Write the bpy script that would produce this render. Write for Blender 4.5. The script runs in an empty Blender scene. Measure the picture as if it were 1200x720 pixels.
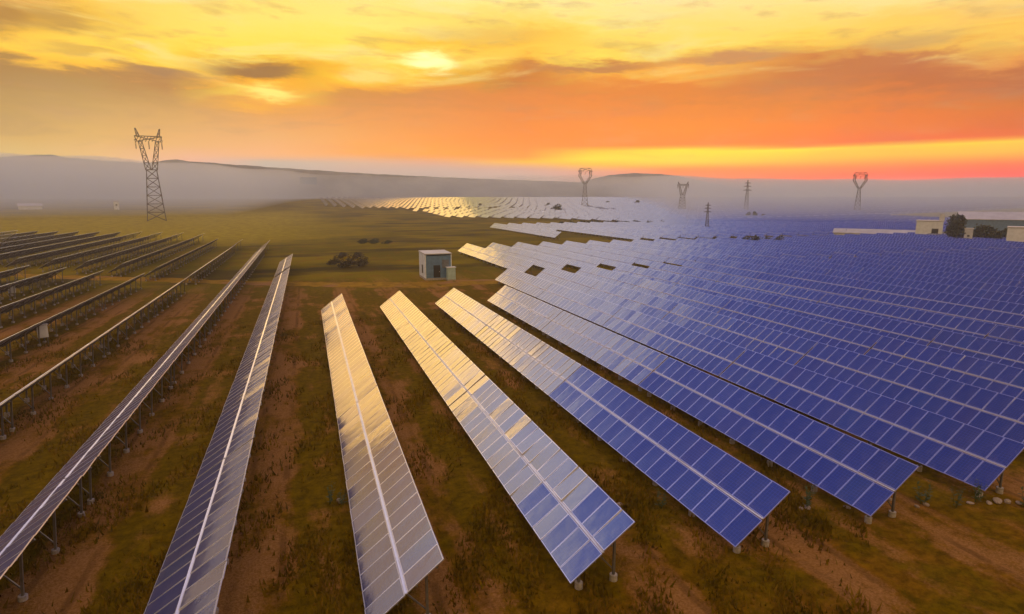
import bpy, bmesh, math, random
import numpy as np
from mathutils import Vector, Matrix, Euler
random.seed(11)
rng = np.random.default_rng(11)
SC = bpy.context.scene
COL = SC.collection
R = math.radians

# ------------------------------------------------------------------ camera
# world axes: +Y runs along the panel rows, +X to the right of the rows, Z up (metres)
CAM_H, F_PX, PITCH, YAW = 14.87, 700.0, 0.18118, 0.32883
cam_d = bpy.data.cameras.new('camera')
cam_d.sensor_width = 36.0
cam_d.lens = F_PX / 1200 * 36
cam_d.clip_start = 0.5
cam_d.clip_end = 12000
cam = bpy.data.objects.new('camera', cam_d)
COL.objects.link(cam)
cam.location = (0, 0, CAM_H)
cam.rotation_euler = (math.pi / 2 - PITCH, 0, -YAW)
SC.camera = cam
SC.cycles.volume_bounces = 6
SC.cycles.max_bounces = 10

_c, _s = math.cos, math.sin
AX_L = np.array([_c(YAW), -_s(YAW) * _s(PITCH), _s(YAW) * _c(PITCH)])
AX_D = np.array([-_s(YAW), -_c(YAW) * _s(PITCH), _c(YAW) * _c(PITCH)])
AX_N = np.array([0, _c(PITCH), _s(PITCH)])


def project(x, y, z):
    v = x * AX_L + y * AX_D + (CAM_H - z) * AX_N
    if v[2] < 1: return None
    return 600 + F_PX * v[0] / v[2], 360 + F_PX * v[1] / v[2]


def ray(px, py):
    r = np.array([(px - 600) / F_PX, (py - 360) / F_PX, 1.0])
    return r @ AX_L, r @ AX_D, -(r @ AX_N)


def azel(px, py):
    x, y, z = ray(px, py)
    return math.degrees(math.atan2(x, y)), math.degrees(math.atan2(z, math.hypot(x, y)))


def sstep(a, b, x):
    t = min(1, max(0, (x - a) / (b - a)))
    return t * t * (3 - 2 * t)


def gz(x, y):
    """height of the ground: level near by, rising gently far out"""
    r = math.hypot(x, y)
    return 13.5 * sstep(320, 900, r)


def ground_at(px, py):
    """where the view through a picture point meets the ground"""
    x, y, z = ray(px, py)
    k = 30.0
    while k < 3000:
        if CAM_H + z * k <= gz(x * k, y * k): break
        k *= 1.004
    return x * k, y * k


# ------------------------------------------------------------------ small node language
class N:
    def __init__(s, tree, sock): s.t, s.k = tree, sock
    def _m(s, op, *o, clamp=False):
        n = s.t.nodes.new('ShaderNodeMath'); n.operation = op; n.use_clamp = clamp
        for i, v in enumerate((s,) + o):
            if isinstance(v, N): s.t.links.new(v.k, n.inputs[i])
            else: n.inputs[i].default_value = v
        return N(s.t, n.outputs[0])
    def __add__(s, o): return s._m('ADD', o)
    __radd__ = __add__
    def __sub__(s, o): return s._m('SUBTRACT', o)
    def __rsub__(s, o): return (s * -1) + o
    def __mul__(s, o): return s._m('MULTIPLY', o)
    __rmul__ = __mul__
    def __truediv__(s, o): return s._m('DIVIDE', o)
    def sat(s): return s._m('ADD', 0.0, clamp=True)
    def abs(s): return s._m('ABSOLUTE')
    def fn(s, op, *o): return s._m(op, *o)
    def step(s, a, b):
        n = s.t.nodes.new('ShaderNodeMapRange'); n.interpolation_type = 'SMOOTHSTEP'
        s.t.links.new(s.k, n.inputs[0])
        n.inputs[1].default_value = a; n.inputs[2].default_value = b
        return N(s.t, n.outputs[0])
    def lin(s, a, b):
        n = s.t.nodes.new('ShaderNodeMapRange'); s.t.links.new(s.k, n.inputs[0])
        n.inputs[1].default_value = a; n.inputs[2].default_value = b
        return N(s.t, n.outputs[0])


def vec(t, x, y, z=0.0):
    n = t.nodes.new('ShaderNodeCombineXYZ')
    for i, v in enumerate((x, y, z)):
        if isinstance(v, N): t.links.new(v.k, n.inputs[i])
        else: n.inputs[i].default_value = v
    return N(t, n.outputs[0])


def noise(t, v, scale=1.0, detail=4.0, rough=0.55, dist=0.0):
    n = t.nodes.new('ShaderNodeTexNoise')
    if v is not None: t.links.new(v.k, n.inputs['Vector'])
    n.inputs['Scale'].default_value = scale; n.inputs['Detail'].default_value = detail
    n.inputs['Roughness'].default_value = rough; n.inputs['Distortion'].default_value = dist
    return N(t, n.outputs['Fac'])


def mixc(t, f, a, b, mode='MIX'):
    n = t.nodes.new('ShaderNodeMix'); n.data_type = 'RGBA'; n.blend_type = mode
    n.clamp_factor = True
    for i, v in ((0, f), (6, a), (7, b)):
        if isinstance(v, N): t.links.new(v.k, n.inputs[i])
        elif i == 0: n.inputs[0].default_value = v
        else: n.inputs[i].default_value = (*v[:3], 1)
    return N(t, n.outputs[2])


def ramp(t, f, stops, interp='LINEAR'):
    n = t.nodes.new('ShaderNodeValToRGB'); t.links.new(f.k, n.inputs[0])
    e = n.color_ramp.elements; n.color_ramp.interpolation = interp
    while len(e) > 1: e.remove(e[0])
    e[0].position, e[0].color = stops[0][0], (*stops[0][1], 1)
    for p, c in stops[1:]:
        k = e.new(p); k.color = (*c, 1)
    return N(t, n.outputs[0])


def srgb(r, g, b):
    f = lambda c: c / 12.92 if c <= 0.04045 else ((c + 0.055) / 1.055) ** 2.4
    return tuple(f(v / 255) for v in (r, g, b))


# ------------------------------------------------------------------ sky, sun, exposure
SUN_AZ, SUN_EL = -8.0, 5.6
HAZE_TOP, HAZE_D = 84.0, 0.00044
HAZE_J = (0.34, 0.26, 0.20)          # what the lit haze adds, for working out the sky behind it

COLUMNS = {   # sunset sky: colours up each bearing (bearing and height from the view direction)
    0: [(0, 225, 165, 80), (20, 205, 145, 55), (40, 250, 195, 90), (58, 253, 215, 95), (69, 240, 185, 85), (77, 175, 135, 95), (100, 182, 145, 105), (130, 195, 160, 115), (160, 212, 175, 125), (182, 215, 185, 145), (200, 190, 180, 160), (228, 170, 168, 160)],
    100: [(0, 250, 205, 105), (15, 240, 190, 85), (40, 253, 212, 100), (60, 254, 215, 95), (75, 252, 195, 80), (83, 185, 140, 95), (100, 185, 148, 105), (130, 203, 165, 120), (160, 222, 180, 130), (182, 228, 185, 150), (205, 190, 180, 160), (228, 170, 168, 160)],
    200: [(0, 253, 222, 125), (30, 254, 222, 120), (60, 255, 220, 95), (75, 254, 210, 85), (87, 250, 185, 75), (94, 185, 135, 95), (110, 198, 155, 110), (140, 220, 172, 125), (170, 232, 180, 140), (188, 235, 180, 150), (228, 172, 168, 160)],
    300: [(0, 254, 228, 140), (30, 255, 230, 130), (60, 255, 228, 105), (74, 225, 160, 60), (85, 205, 140, 60), (95, 250, 180, 60), (108, 255, 215, 90), (119, 250, 180, 80), (130, 228, 165, 110), (160, 235, 178, 135), (182, 240, 180, 150), (190, 195, 178, 160), (228, 175, 168, 158)],
    400: [(0, 254, 232, 150), (30, 255, 235, 140), (55, 255, 230, 110), (70, 252, 205, 90), (80, 250, 190, 70), (90, 255, 205, 70), (102, 248, 180, 75), (112, 215, 150, 90), (130, 228, 158, 105), (160, 242, 170, 115), (180, 250, 172, 112), (190, 215, 178, 150), (200, 200, 172, 155), (228, 175, 168, 158)],
    500: [(0, 254, 236, 160), (20, 253, 225, 130), (35, 255, 235, 140), (50, 250, 200, 80), (62, 255, 215, 100), (72, 255, 245, 150), (82, 255, 215, 80), (92, 253, 195, 70), (103, 235, 160, 80), (115, 215, 145, 95), (140, 235, 155, 100), (165, 250, 160, 95), (182, 255, 168, 95), (193, 218, 172, 145), (200, 200, 172, 155), (228, 175, 165, 155)],
    600: [(0, 254, 238, 170), (30, 252, 215, 110), (45, 250, 195, 80), (62, 253, 205, 95), (73, 250, 195, 85), (84, 215, 135, 70), (92, 205, 130, 75), (110, 225, 140, 85), (140, 240, 145, 85), (165, 250, 150, 85), (184, 255, 160, 60), (190, 255, 190, 50), (198, 215, 170, 148), (210, 195, 170, 155), (228, 185, 165, 152)],
    700: [(0, 253, 236, 175), (30, 253, 228, 130), (55, 253, 215, 105), (72, 255, 225, 110), (79, 225, 135, 60), (86, 250, 185, 80), (95, 235, 150, 75), (110, 230, 140, 80), (140, 248, 148, 80), (171, 255, 150, 70), (178, 255, 205, 30), (186, 255, 225, 10), (194, 255, 190, 40), (202, 225, 165, 140), (228, 195, 160, 145)],
    800: [(0, 252, 230, 175), (30, 252, 225, 140), (55, 254, 222, 115), (70, 235, 160, 80), (80, 250, 185, 90), (92, 245, 170, 85), (102, 230, 140, 75), (120, 228, 140, 80), (150, 252, 150, 75), (171, 255, 145, 60), (176, 255, 230, 10), (190, 255, 215, 0), (199, 255, 150, 60), (211, 240, 150, 110), (228, 205, 165, 145)],
    950: [(0, 254, 230, 170), (25, 252, 222, 140), (45, 253, 215, 110), (57, 248, 195, 95), (66, 215, 140, 85), (80, 200, 125, 85), (100, 205, 130, 90), (120, 225, 138, 80), (150, 250, 140, 70), (171, 255, 135, 45), (175, 255, 225, 10), (188, 255, 195, 0), (197, 255, 150, 40), (208, 255, 135, 85), (222, 230, 165, 140), (230, 205, 165, 145)],
    1080: [(0, 253, 225, 160), (25, 252, 205, 120), (45, 253, 215, 115), (55, 240, 185, 95), (66, 200, 130, 95), (85, 195, 120, 88), (105, 200, 120, 82), (118, 225, 130, 75), (150, 240, 132, 65), (165, 250, 120, 40), (169, 255, 215, 15), (182, 255, 190, 0), (195, 255, 140, 25), (206, 255, 125, 75), (221, 230, 168, 148), (230, 205, 165, 150)],
    1200: [(0, 250, 210, 140), (20, 245, 190, 110), (40, 252, 205, 110), (60, 235, 170, 95), (70, 230, 155, 95), (82, 195, 120, 85), (105, 195, 118, 85), (118, 215, 125, 75), (150, 225, 120, 62), (160, 240, 120, 50), (164, 255, 210, 20), (178, 255, 190, 0), (192, 255, 130, 20), (206, 250, 110, 60), (220, 228, 165, 150), (230, 205, 165, 150)],
}
EL_MAX = 60.0
UPPER = [(19.0, (1.25, 1.02, 0.86)), (23.0, (1.25, 1.12, 1.18)), (29.5, (0.98, 0.95, 1.20)), (33.5, (0.22, 0.30, 0.88)),
         (40.0, (0.045, 0.09, 0.55)), (50.0, (0.02, 0.045, 0.40)), (60.0, (0.018, 0.03, 0.26))]


def build_world():
    w = bpy.data.worlds.new('World'); SC.world = w; w.use_nodes = True
    t = w.node_tree; t.nodes.clear()
    tc = t.nodes.new('ShaderNodeTexCoord')
    sp = t.nodes.new('ShaderNodeSeparateXYZ'); t.links.new(tc.outputs['Generated'], sp.inputs[0])
    X, Y, Z = (N(t, o) for o in sp.outputs)
    az = X.fn('ARCTAN2', Y) * (180 / math.pi)
    el = Z.fn('ARCSINE') * (180 / math.pi)
    # cloud shapes: long streaks that lean a little, growing with height
    st = vec(t, az * 0.085 + el * 0.05, el * 0.42, 3.1)
    n1 = noise(t, st, 1.0, 6, 0.58, 0.6)
    n2 = noise(t, vec(t, az * 0.20 + el * 0.12, el * 0.95, 7.7), 1.0, 6, 0.58, 0.25)
    n3 = noise(t, vec(t, az * 0.07, el * 0.12, 1.3), 1.0, 3, 0.5)
    amp = el.step(4.2, 8.5)
    elw = el + (n1 - 0.5) * (amp * 3.2) + (n2 - 0.5) * (amp * 3.0)
    azw = az + (n3 - 0.5) * 7.0 + (n2 - 0.5) * (amp * 4.0)
    f = (elw / EL_MAX).sat()

    def unhaze(e, c):
        tr = math.exp(-HAZE_D * min(2600, (HAZE_TOP - CAM_H) / math.sin(R(max(e, 0.4)))))
        return tuple(max(0.0, (c[i] - (1 - tr) * HAZE_J[i]) / tr) for i in range(3))
    rich = lambda c: (c[0] * 1.04, c[1] * 1.0, c[2] * 0.70)
    ramps = []
    for px, rows in COLUMNS.items():
        st_ = []
        for y, *c in reversed(rows):
            a, e = azel(px, y)
            st_.append((max(0.0, e) / EL_MAX, unhaze(e, rich(srgb(*c)) if y < 188 or c[2] < 90 else srgb(*c))))
        a0 = azel(px, 90)[0]
        sh = float(np.interp(a0, [-12, 4], [-2.5, 3.2]))     # blue comes lower on the left
        for e, c in UPPER: st_.append(((e + (sh if 21 < e < 45 else 0)) / EL_MAX, c))
        ramps.append((a0, st_))
    # bearings outside the photograph: cooler sides, warm glow added behind to light the ground
    side = [(0, (0.35, 0.26, 0.20)), (4, (0.50, 0.38, 0.24)), (8, (0.62, 0.46, 0.34)), (13, (0.66, 0.54, 0.50)), (19, (0.48, 0.48, 0.64))] + UPPER[3:]
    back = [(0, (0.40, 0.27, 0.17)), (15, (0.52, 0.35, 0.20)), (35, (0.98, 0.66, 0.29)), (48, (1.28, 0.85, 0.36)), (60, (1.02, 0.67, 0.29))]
    S = lambda l: [(e / EL_MAX, c) for e, c in l]
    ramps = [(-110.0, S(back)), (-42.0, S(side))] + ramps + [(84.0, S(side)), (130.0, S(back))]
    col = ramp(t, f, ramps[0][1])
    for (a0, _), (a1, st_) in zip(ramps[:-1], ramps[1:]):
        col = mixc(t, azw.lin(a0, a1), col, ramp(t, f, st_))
    # thin cloud veils and lit rims above the dark bank
    up = el.step(8.0, 11.5) * (1 - el.step(20, 30))
    veil = n2.step(0.50, 0.70) * up
    col = mixc(t, veil * 0.42, col, (0.66, 0.34, 0.07))
    lit = n1.step(0.52, 0.70) * up
    col = mixc(t, lit * 0.5, col, (1.05, 0.86, 0.32))
    low = el.step(2.5, 5.0) * (1 - el.step(7.0, 10.0))
    col = mixc(t, n2.step(0.5, 0.75) * low * 0.16, col, (1.0, 0.55, 0.22))
    col = mixc(t, (1 - n1).step(0.5, 0.7) * low * 0.22, col, (0.36, 0.20, 0.13))
    # high cloud keeps the blue overhead from being even
    hi = el.step(24, 34)
    col = mixc(t, n2.step(0.46, 0.72) * hi * 0.4, col, (0.20, 0.22, 0.44))
    # sun glow through two thin places in the bank
    for (px, py, sx, sy, c, k) in ((6, 16, 2.0, 1.1, (0.50, 0.25, 0.05), 0.85), (70, 20, 2.0, 0.9, (0.60, 0.32, 0.06), 0.8), (100, 60, 2.6, 0.4, (0.72, 0.38, 0.07), 0.6), (185, 84, 3.2, 0.40, (0.40, 0.20, 0.08), 0.8), (560, 40, 6.0, 0.7, (0.92, 0.56, 0.11), 0.6), (690, 80, 7.0, 0.5, (0.60, 0.24, 0.07), 0.8), (860, 66, 5.0, 0.6, (0.60, 0.27, 0.12), 0.7), (1060, 48, 4.0, 0.6, (0.62, 0.32, 0.13), 0.6), (306, 82, 3.4, 0.60, (0.36, 0.17, 0.045), 0.9), (312, 108, 2.3, 0.70, (1.35, 0.95, 0.20), 1.0), (502, 73, 2.3, 0.85, (1.45, 1.25, 0.50), 1.0), (440, 86, 2.4, 0.55, (1.2, 0.85, 0.22), 0.7), (215, 90, 4.0, 0.35, (0.42, 0.22, 0.10), 0.6)):
        a0, e0 = azel(px, py)
        q = ((az + (n1 - 0.5) * 6.0 - a0) / sx); r = ((el + (n2 - 0.5) * 2.6 + (n1 - 0.5) * 1.2 - e0) / sy)
        g = (q * q + r * r) * -1.0
        g = g.fn('EXPONENT').step(0.06, 0.95)
        col = mixc(t, g * k, col, c)
    sky = t.nodes.new('ShaderNodeTexSky'); sky.sky_type = 'NISHITA'; sky.sun_disc = False
    sky.sun_elevation = R(SUN_EL); sky.sun_rotation = R(SUN_AZ)
    sky.altitude = 100; sky.air_density = 1.0; sky.dust_density = 2.0; sky.ozone_density = 2.0
    ST = 0.08
    over = el.step(26, 45)
    skyc = mixc(t, over * 0.35 + 0.0, (0, 0, 0), N(t, sky.outputs[0]))
    scaled = mixc(t, 1.0, col, (1 / ST, 1 / ST, 1 / ST), 'MULTIPLY')
    total = mixc(t, 1.0, scaled, skyc, 'ADD')
    bg = t.nodes.new('ShaderNodeBackground'); t.links.new(total.k, bg.inputs[0]); bg.inputs[1].default_value = ST
    out = t.nodes.new('ShaderNodeOutputWorld'); t.links.new(bg.outputs[0], out.inputs[0])


build_world()
sun_d = bpy.data.lights.new('sun', 'SUN')
sun_d.energy = 0.46; sun_d.angle = R(28); sun_d.color = (1.0, 0.57, 0.15)
sun = bpy.data.objects.new('sun', sun_d); COL.objects.link(sun)
sd = Vector((math.sin(R(SUN_AZ)) * math.cos(R(SUN_EL)), math.cos(R(SUN_AZ)) * math.cos(R(SUN_EL)), math.sin(R(SUN_EL))))
sun.rotation_euler = sd.to_track_quat('Z', 'Y').to_euler()
sun.location = (0, 0, 60)
vs = SC.view_settings
vs.view_transform = 'Standard'; vs.look = 'None'; vs.exposure = 0.0; vs.gamma = 1.0; vs.use_curve_mapping = False

# ------------------------------------------------------------------ helpers
TILT = R(37.6); W_TAB = 3.32; Z_LO = 0.70; MOD_P = 1.01; MOD_W = 0.998; MOD_L = 1.60; PITCH_ROW = 7.4
CT, ST_ = math.cos(TILT), math.sin(TILT)
LEAN = {'left': R(4.6), 'leftfar': R(4.6)}     # the rows left of the lane are set a little flatter


def tag(o, label=None, cat=None, group=None, kind=None):
    if label: o['label'] = label
    if cat: o['category'] = cat
    if group: o['group'] = group
    if kind: o['kind'] = kind
    return o


def empty(name, loc, rz=0.0):
    o = bpy.data.objects.new(name, None); o.location = loc; o.rotation_euler = (0, 0, rz)
    o.empty_display_size = 0.3; COL.objects.link(o); return o


def link(name, me, parent=None, loc=None, mat=None):
    o = bpy.data.objects.new(name, me); COL.objects.link(o)
    if parent: o.parent = parent
    if mat is not None: o.matrix_basis = mat
    elif loc is not None: o.location = loc
    return o


class MB:
    """collects boxes, bars, tubes and faces; build() links them as one mesh object"""
    def __init__(s): s.v, s.f, s.m, s.tone = [], [], [], []
    def quad(s, pts, m=0, tone=0.0):
        i = len(s.v); s.v += [tuple(p) for p in pts]; s.f.append(tuple(range(i, i + len(pts)))); s.m.append(m); s.tone.append(tone)
    def hexa(s, b, t, m=0, tone=0.0):
        i = len(s.v); s.v += [tuple(p) for p in b] + [tuple(p) for p in t]
        n = len(b)
        s.f.append(tuple(i + k for k in reversed(range(n)))); s.f.append(tuple(i + n + k for k in range(n)))
        for k in range(n): s.f.append((i + k, i + (k + 1) % n, i + n + (k + 1) % n, i + n + k))
        s.m += [m] * (n + 2); s.tone += [tone] * (n + 2)
    def box(s, x0, x1, y0, y1, z0, z1, m=0):
        s.hexa([(x0, y0, z0), (x1, y0, z0), (x1, y1, z0), (x0, y1, z0)], [(x0, y0, z1), (x1, y0, z1), (x1, y1, z1), (x0, y1, z1)], m)
    def bar(s, a, b, w, h=None, m=0, n=4, taper=1.0):
        a, b = Vector(a), Vector(b); d = (b - a).normalized()
        u = d.cross(Vector((0, 0, 1)) if abs(d.z) < 0.95 else Vector((0, 1, 0))).normalized(); v = u.cross(d)
        h = h or w; o = math.pi / 4 if n == 4 else 0; k = math.sqrt(2) if n == 4 else 1.0
        ring = [(math.cos(o + 2 * math.pi * i / n) * k / 2, math.sin(o + 2 * math.pi * i / n) * k / 2) for i in range(n)]
        s.hexa([a + u * (p * w) + v * (q * h) for p, q in ring], [b + u * (p * w * taper) + v * (q * h * taper) for p, q in ring], m)
    def mesh(s, name, mats, tone=False, smooth=False):
        me = bpy.data.meshes.new(name); me.from_pydata(s.v, [], s.f)
        for m in mats if isinstance(mats, (list, tuple)) else [mats]: me.materials.append(m)
        me.polygons.foreach_set('material_index', s.m)
        if tone:
            at = me.attributes.new('tone', 'FLOAT', 'FACE'); at.data.foreach_set('value', s.tone)
        if smooth: me.polygons.foreach_set('use_smooth', [True] * len(me.polygons))
        me.update(); return me
    def build(s, name, mats, parent=None, loc=None, smooth=False, tone=False):
        return link(name, s.mesh(name, mats, tone, smooth), parent, loc)


def mat(name, col=(0.5, 0.5, 0.5), rough=0.7, metal=0.0, vary=0.15, scale=3.0, bump=0.0, col2=None):
    m = bpy.data.materials.new(name); m.use_nodes = True; t = m.node_tree
    b = t.nodes['Principled BSDF']; b.inputs['Roughness'].default_value = rough; b.inputs['Metallic'].default_value = metal
    tc = t.nodes.new('ShaderNodeTexCoord'); v = N(t, tc.outputs['Object'])
    n = noise(t, v, scale, 5, 0.6)
    c2 = col2 or tuple(c * (1 - vary) for c in col)
    c1 = col if col2 else tuple(c * (1 + vary) for c in col)
    c = mixc(t, n.step(0.3, 0.7), c2, c1); t.links.new(c.k, b.inputs['Base Color'])
    if bump:
        bn = t.nodes.new('ShaderNodeBump'); bn.inputs['Strength'].default_value = bump; bn.inputs['Distance'].default_value = 0.05
        t.links.new(n.k, bn.inputs['Height']); t.links.new(bn.outputs[0], b.inputs['Normal'])
    return m


M = {}
M['steel'] = mat('galvanised_steel', (0.22, 0.20, 0.185), 0.5, 0.5, 0.2, 2.0)
M['alu'] = mat('aluminium_frame', (0.74, 0.74, 0.80), 0.30, 0.80, 0.06, 4.0)
M['rail'] = mat('bright_rail', (0.86, 0.86, 0.90), 0.35, 0.5, 0.04, 4.0)
M['concrete'] = mat('pale_concrete', (0.42, 0.37, 0.34), 0.9, 0, 0.25, 6.0, 0.3)
M['backsheet'] = mat('module_back', (0.16, 0.14, 0.13), 0.7, 0, 0.1, 2.0)
M['white'] = mat('white_paint', (0.80, 0.82, 0.86), 0.6, 0, 0.10, 0.8)
M['hut_wall'] = mat('bluish_white_panel', (0.74, 0.79, 0.85), 0.6, 0, 0.16, 1.1)
M['pale'] = mat('pale_render', (0.62, 0.61, 0.63), 0.8, 0, 0.12, 0.7)
M['roof'] = mat('pale_roof_sheet', (0.60, 0.58, 0.58), 0.45, 0.1, 0.1, 0.4)
M['blue_grey'] = mat('blue_grey_steel', (0.14, 0.24, 0.42), 0.45, 0.2, 0.15, 1.5)
M['dark'] = mat('dark_opening', (0.03, 0.03, 0.035), 0.4, 0, 0.2, 2.0)
M['cyan'] = mat('pale_cyan_paint', (0.42, 0.56, 0.56), 0.5, 0, 0.1, 2.0)
M['tower'] = mat('weathered_lattice_steel', (0.13, 0.11, 0.09), 0.6, 0.4, 0.2, 0.3)
M['insulator'] = mat('brown_insulator', (0.10, 0.05, 0.03), 0.3, 0, 0.1, 2.0)
M['bark'] = mat('bark', (0.10, 0.07, 0.05), 0.95, 0, 0.3, 3.0)
M['leaf'] = mat('dark_leaves', (0.055, 0.065, 0.025), 0.8, 0, 0.4, 0.9)
M['leaf_dry'] = mat('dry_brush_leaves', (0.09, 0.07, 0.03), 0.9, 0, 0.4, 0.9)
M['weed'] = mat('weed_leaves', (0.060, 0.085, 0.010), 0.7, 0, 0.35, 4.0)
M['stone'] = mat('pale_stone', (0.38, 0.30, 0.26), 0.95, 0, 0.25, 5.0, 0.5)


def glass_material():
    m = bpy.data.materials.new('blue_cell_glass'); m.use_nodes = True; t = m.node_tree
    b = t.nodes['Principled BSDF']
    oi = t.nodes.new('ShaderNodeObjectInfo'); at = t.nodes.new('ShaderNodeAttribute'); at.attribute_name = 'tone'
    k = (N(t, oi.outputs['Random']) + N(t, at.outputs['Fac'])).fn('FRACT')
    tc = t.nodes.new('ShaderNodeTexCoord'); v = N(t, tc.outputs['Object'])
    spk = noise(t, v, 9.0, 3, 0.7)
    c = ramp(t, k, [(0.0, (0.010, 0.020, 0.16)), (0.35, (0.016, 0.028, 0.21)), (0.7, (0.013, 0.028, 0.17)), (0.86, (0.028, 0.027, 0.16)), (1.0, (0.010, 0.036, 0.19))])
    c = mixc(t, spk.step(0.35, 0.75) * 0.25, c, (0.03, 0.05, 0.27))
    # fine dust, thicker in patches
    d = noise(t, v, 0.8, 5, 0.6).step(0.35, 0.8)
    c = mixc(t, d * 0.10 + 0.015, c, (0.36, 0.31, 0.27))
    lo = t.nodes.new('ShaderNodeAttribute'); lo.attribute_name = 'loc'
    sl = t.nodes.new('ShaderNodeSeparateXYZ'); t.links.new(lo.outputs['Vector'], sl.inputs[0]); lx, ly = N(t, sl.outputs[0]), N(t, sl.outputs[1])
    gx = (((lx + 8.0) / 0.1528).fn('FRACT') - 0.5).abs(); gy = (((ly + 8.0) / 0.1523 + 0.5).fn('FRACT') - 0.5).abs()
    bus = (((ly + 8.0) / 0.0508 + 0.25).fn('FRACT') - 0.5).abs()
    grid = (gx.step(0.455, 0.49) + gy.step(0.455, 0.49) + bus.step(0.47, 0.495) * 0.4).sat()
    c = mixc(t, grid * 0.35, c, (0.11, 0.14, 0.34))
    # rain-washed dirt: runs down the slope and gathers along the lower frame
    run = noise(t, vec(t, lx * 1.2, ly * 14.0, N(t, oi.outputs['Random']) * 50.0), 1.0, 4, 0.6)
    low_edge = (1 - (lx + 0.765).abs().step(0.02, 0.30))
    c = mixc(t, (run.step(0.52, 0.8) * 0.06 + low_edge * 0.05).sat(), c, (0.36, 0.31, 0.27))
    t.links.new(c.k, b.inputs['Base Color'])
    rg = d * 0.06 + run * 0.05 + 0.075; t.links.new(rg.k, b.inputs['Roughness'])
    wn = noise(t, vec(t, lx * 1.1, ly * 1.1, N(t, oi.outputs['Random']) * 90.0 + N(t, at.outputs['Fac']) * 70.0), 1.0, 2, 0.5)
    bn = t.nodes.new('ShaderNodeBump'); bn.inputs['Strength'].default_value = 1.0; bn.inputs['Distance'].default_value = 0.012
    t.links.new(wn.k, bn.inputs['Height']); t.links.new(bn.outputs[0], b.inputs['Normal'])
    b.inputs['IOR'].default_value = 2.1
    b.inputs['Specular IOR Level'].default_value = 1.0
    b.inputs['Sheen Weight'].default_value = 0.24; b.inputs['Sheen Roughness'].default_value = 0.45; b.inputs['Sheen Tint'].default_value = (0.84, 0.82, 0.86, 1)
    return m


M['glass'] = glass_material()

# ------------------------------------------------------------------ setting: ground, track, hills
def row_x(k): return 1.15 + (k - 1) * PITCH_ROW if k >= 1 else -6.06 + k * PITCH_ROW


def ground_material():
    m = bpy.data.materials.new('soil_and_rough_grass'); m.use_nodes = True; t = m.node_tree
    b = t.nodes['Principled BSDF']; b.inputs['Roughness'].default_value = 1.0; b.inputs['Specular IOR Level'].default_value = 0.02
    g = t.nodes.new('ShaderNodeNewGeometry'); sp = t.nodes.new('ShaderNodeSeparateXYZ'); t.links.new(g.outputs['Position'], sp.inputs[0])
    X, Y, Z = (N(t, o) for o in sp.outputs); P = N(t, g.outputs['Position'])
    big = noise(t, P, 0.035, 5, 0.55); mid = noise(t, P, 0.28, 6, 0.62); fine = noise(t, P, 1.8, 8, 0.75); vf = noise(t, P, 9.0, 4, 0.7)
    streak = noise(t, vec(t, X * 0.55, Y * 0.07, 0.0), 1.0, 5, 0.6)
    grass = mixc(t, fine.step(0.3, 0.7), (0.090, 0.058, 0.0008), (0.240, 0.150, 0.0015))
    soil = mixc(t, fine.step(0.3, 0.7), (0.135, 0.062, 0.002), (0.340, 0.160, 0.007))
    bare = mixc(t, vf.step(0.3, 0.7), (0.30, 0.140, 0.035), (0.50, 0.25, 0.085))
    # worn strip along the middle of every aisle, weedier close to the rows
    ph = ((X - 1.15 + 1.2 + 0.4) / PITCH_ROW).fn('FRACT')
    aisle = 1 - ((ph - 0.70).abs()).step(0.10, 0.26)
    k = (streak * 0.55 + mid * 0.6 + aisle * 0.18 - 0.10).step(0.46, 0.66)
    front = 1 - Y.step(14.0, 22.0)
    k = (k + front * (mid.step(0.40, 0.56)) * 0.8).sat()
    near = mixc(t, k, grass, soil)
    near = mixc(t, ((streak * 0.5 + vf * 0.15 + mid * 0.45 + aisle * 0.1).step(0.56, 0.68)) * 0.85, near, bare)
    rut = (((ph - 0.70).abs() - 0.12 + (streak - 0.5) * 0.05).abs())
    near = mixc(t, (1 - rut.step(0.008, 0.035)) * mid.step(0.42, 0.58) * 0.55, near, (0.13, 0.062, 0.012))
    # far meadow: yellowing grass, brown fallow patches, dark scrub
    meadow = mixc(t, big.step(0.4, 0.6), (0.250, 0.185, 0.003), (0.145, 0.115, 0.002))
    meadow = mixc(t, mid.step(0.52, 0.68) * 0.7, meadow, (0.27, 0.120, 0.006))
    meadow = mixc(t, noise(t, vec(t, X * 0.02, Y * 0.05, 4.0), 1.0, 5, 0.6).step(0.5, 0.62) * 0.7, meadow, (0.045, 0.032, 0.014))
    dist = (X * X + Y * Y).fn('SQRT')
    c = mixc(t, Y.step(88, 125), near, meadow)
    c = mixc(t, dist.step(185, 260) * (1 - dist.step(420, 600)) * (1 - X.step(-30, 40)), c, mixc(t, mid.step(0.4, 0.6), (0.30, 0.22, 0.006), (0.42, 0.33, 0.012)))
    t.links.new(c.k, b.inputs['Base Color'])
    bn = t.nodes.new('ShaderNodeBump'); bn.inputs['Strength'].default_value = 0.9; bn.inputs['Distance'].default_value = 0.25
    h = fine * 0.6 + vf * 0.4 + mid * 0.7; t.links.new(h.k, bn.inputs['Height']); t.links.new(bn.outputs[0], b.inputs['Normal'])
    return m


def micro(x, y):
    """small bumps and wheel ruts of the soil, fading out with distance"""
    k = 1 - sstep(60, 130, math.hypot(x, y))
    if k <= 0: return 0.0
    return k * (0.05 * math.sin(x * 1.3 + 2 * math.sin(y * 0.21)) * math.sin(y * 0.8 + math.sin(x * 0.9)) + 0.03 * math.sin(x * 3.1 + y * 1.7) * math.sin(y * 2.3 - x))


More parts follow.
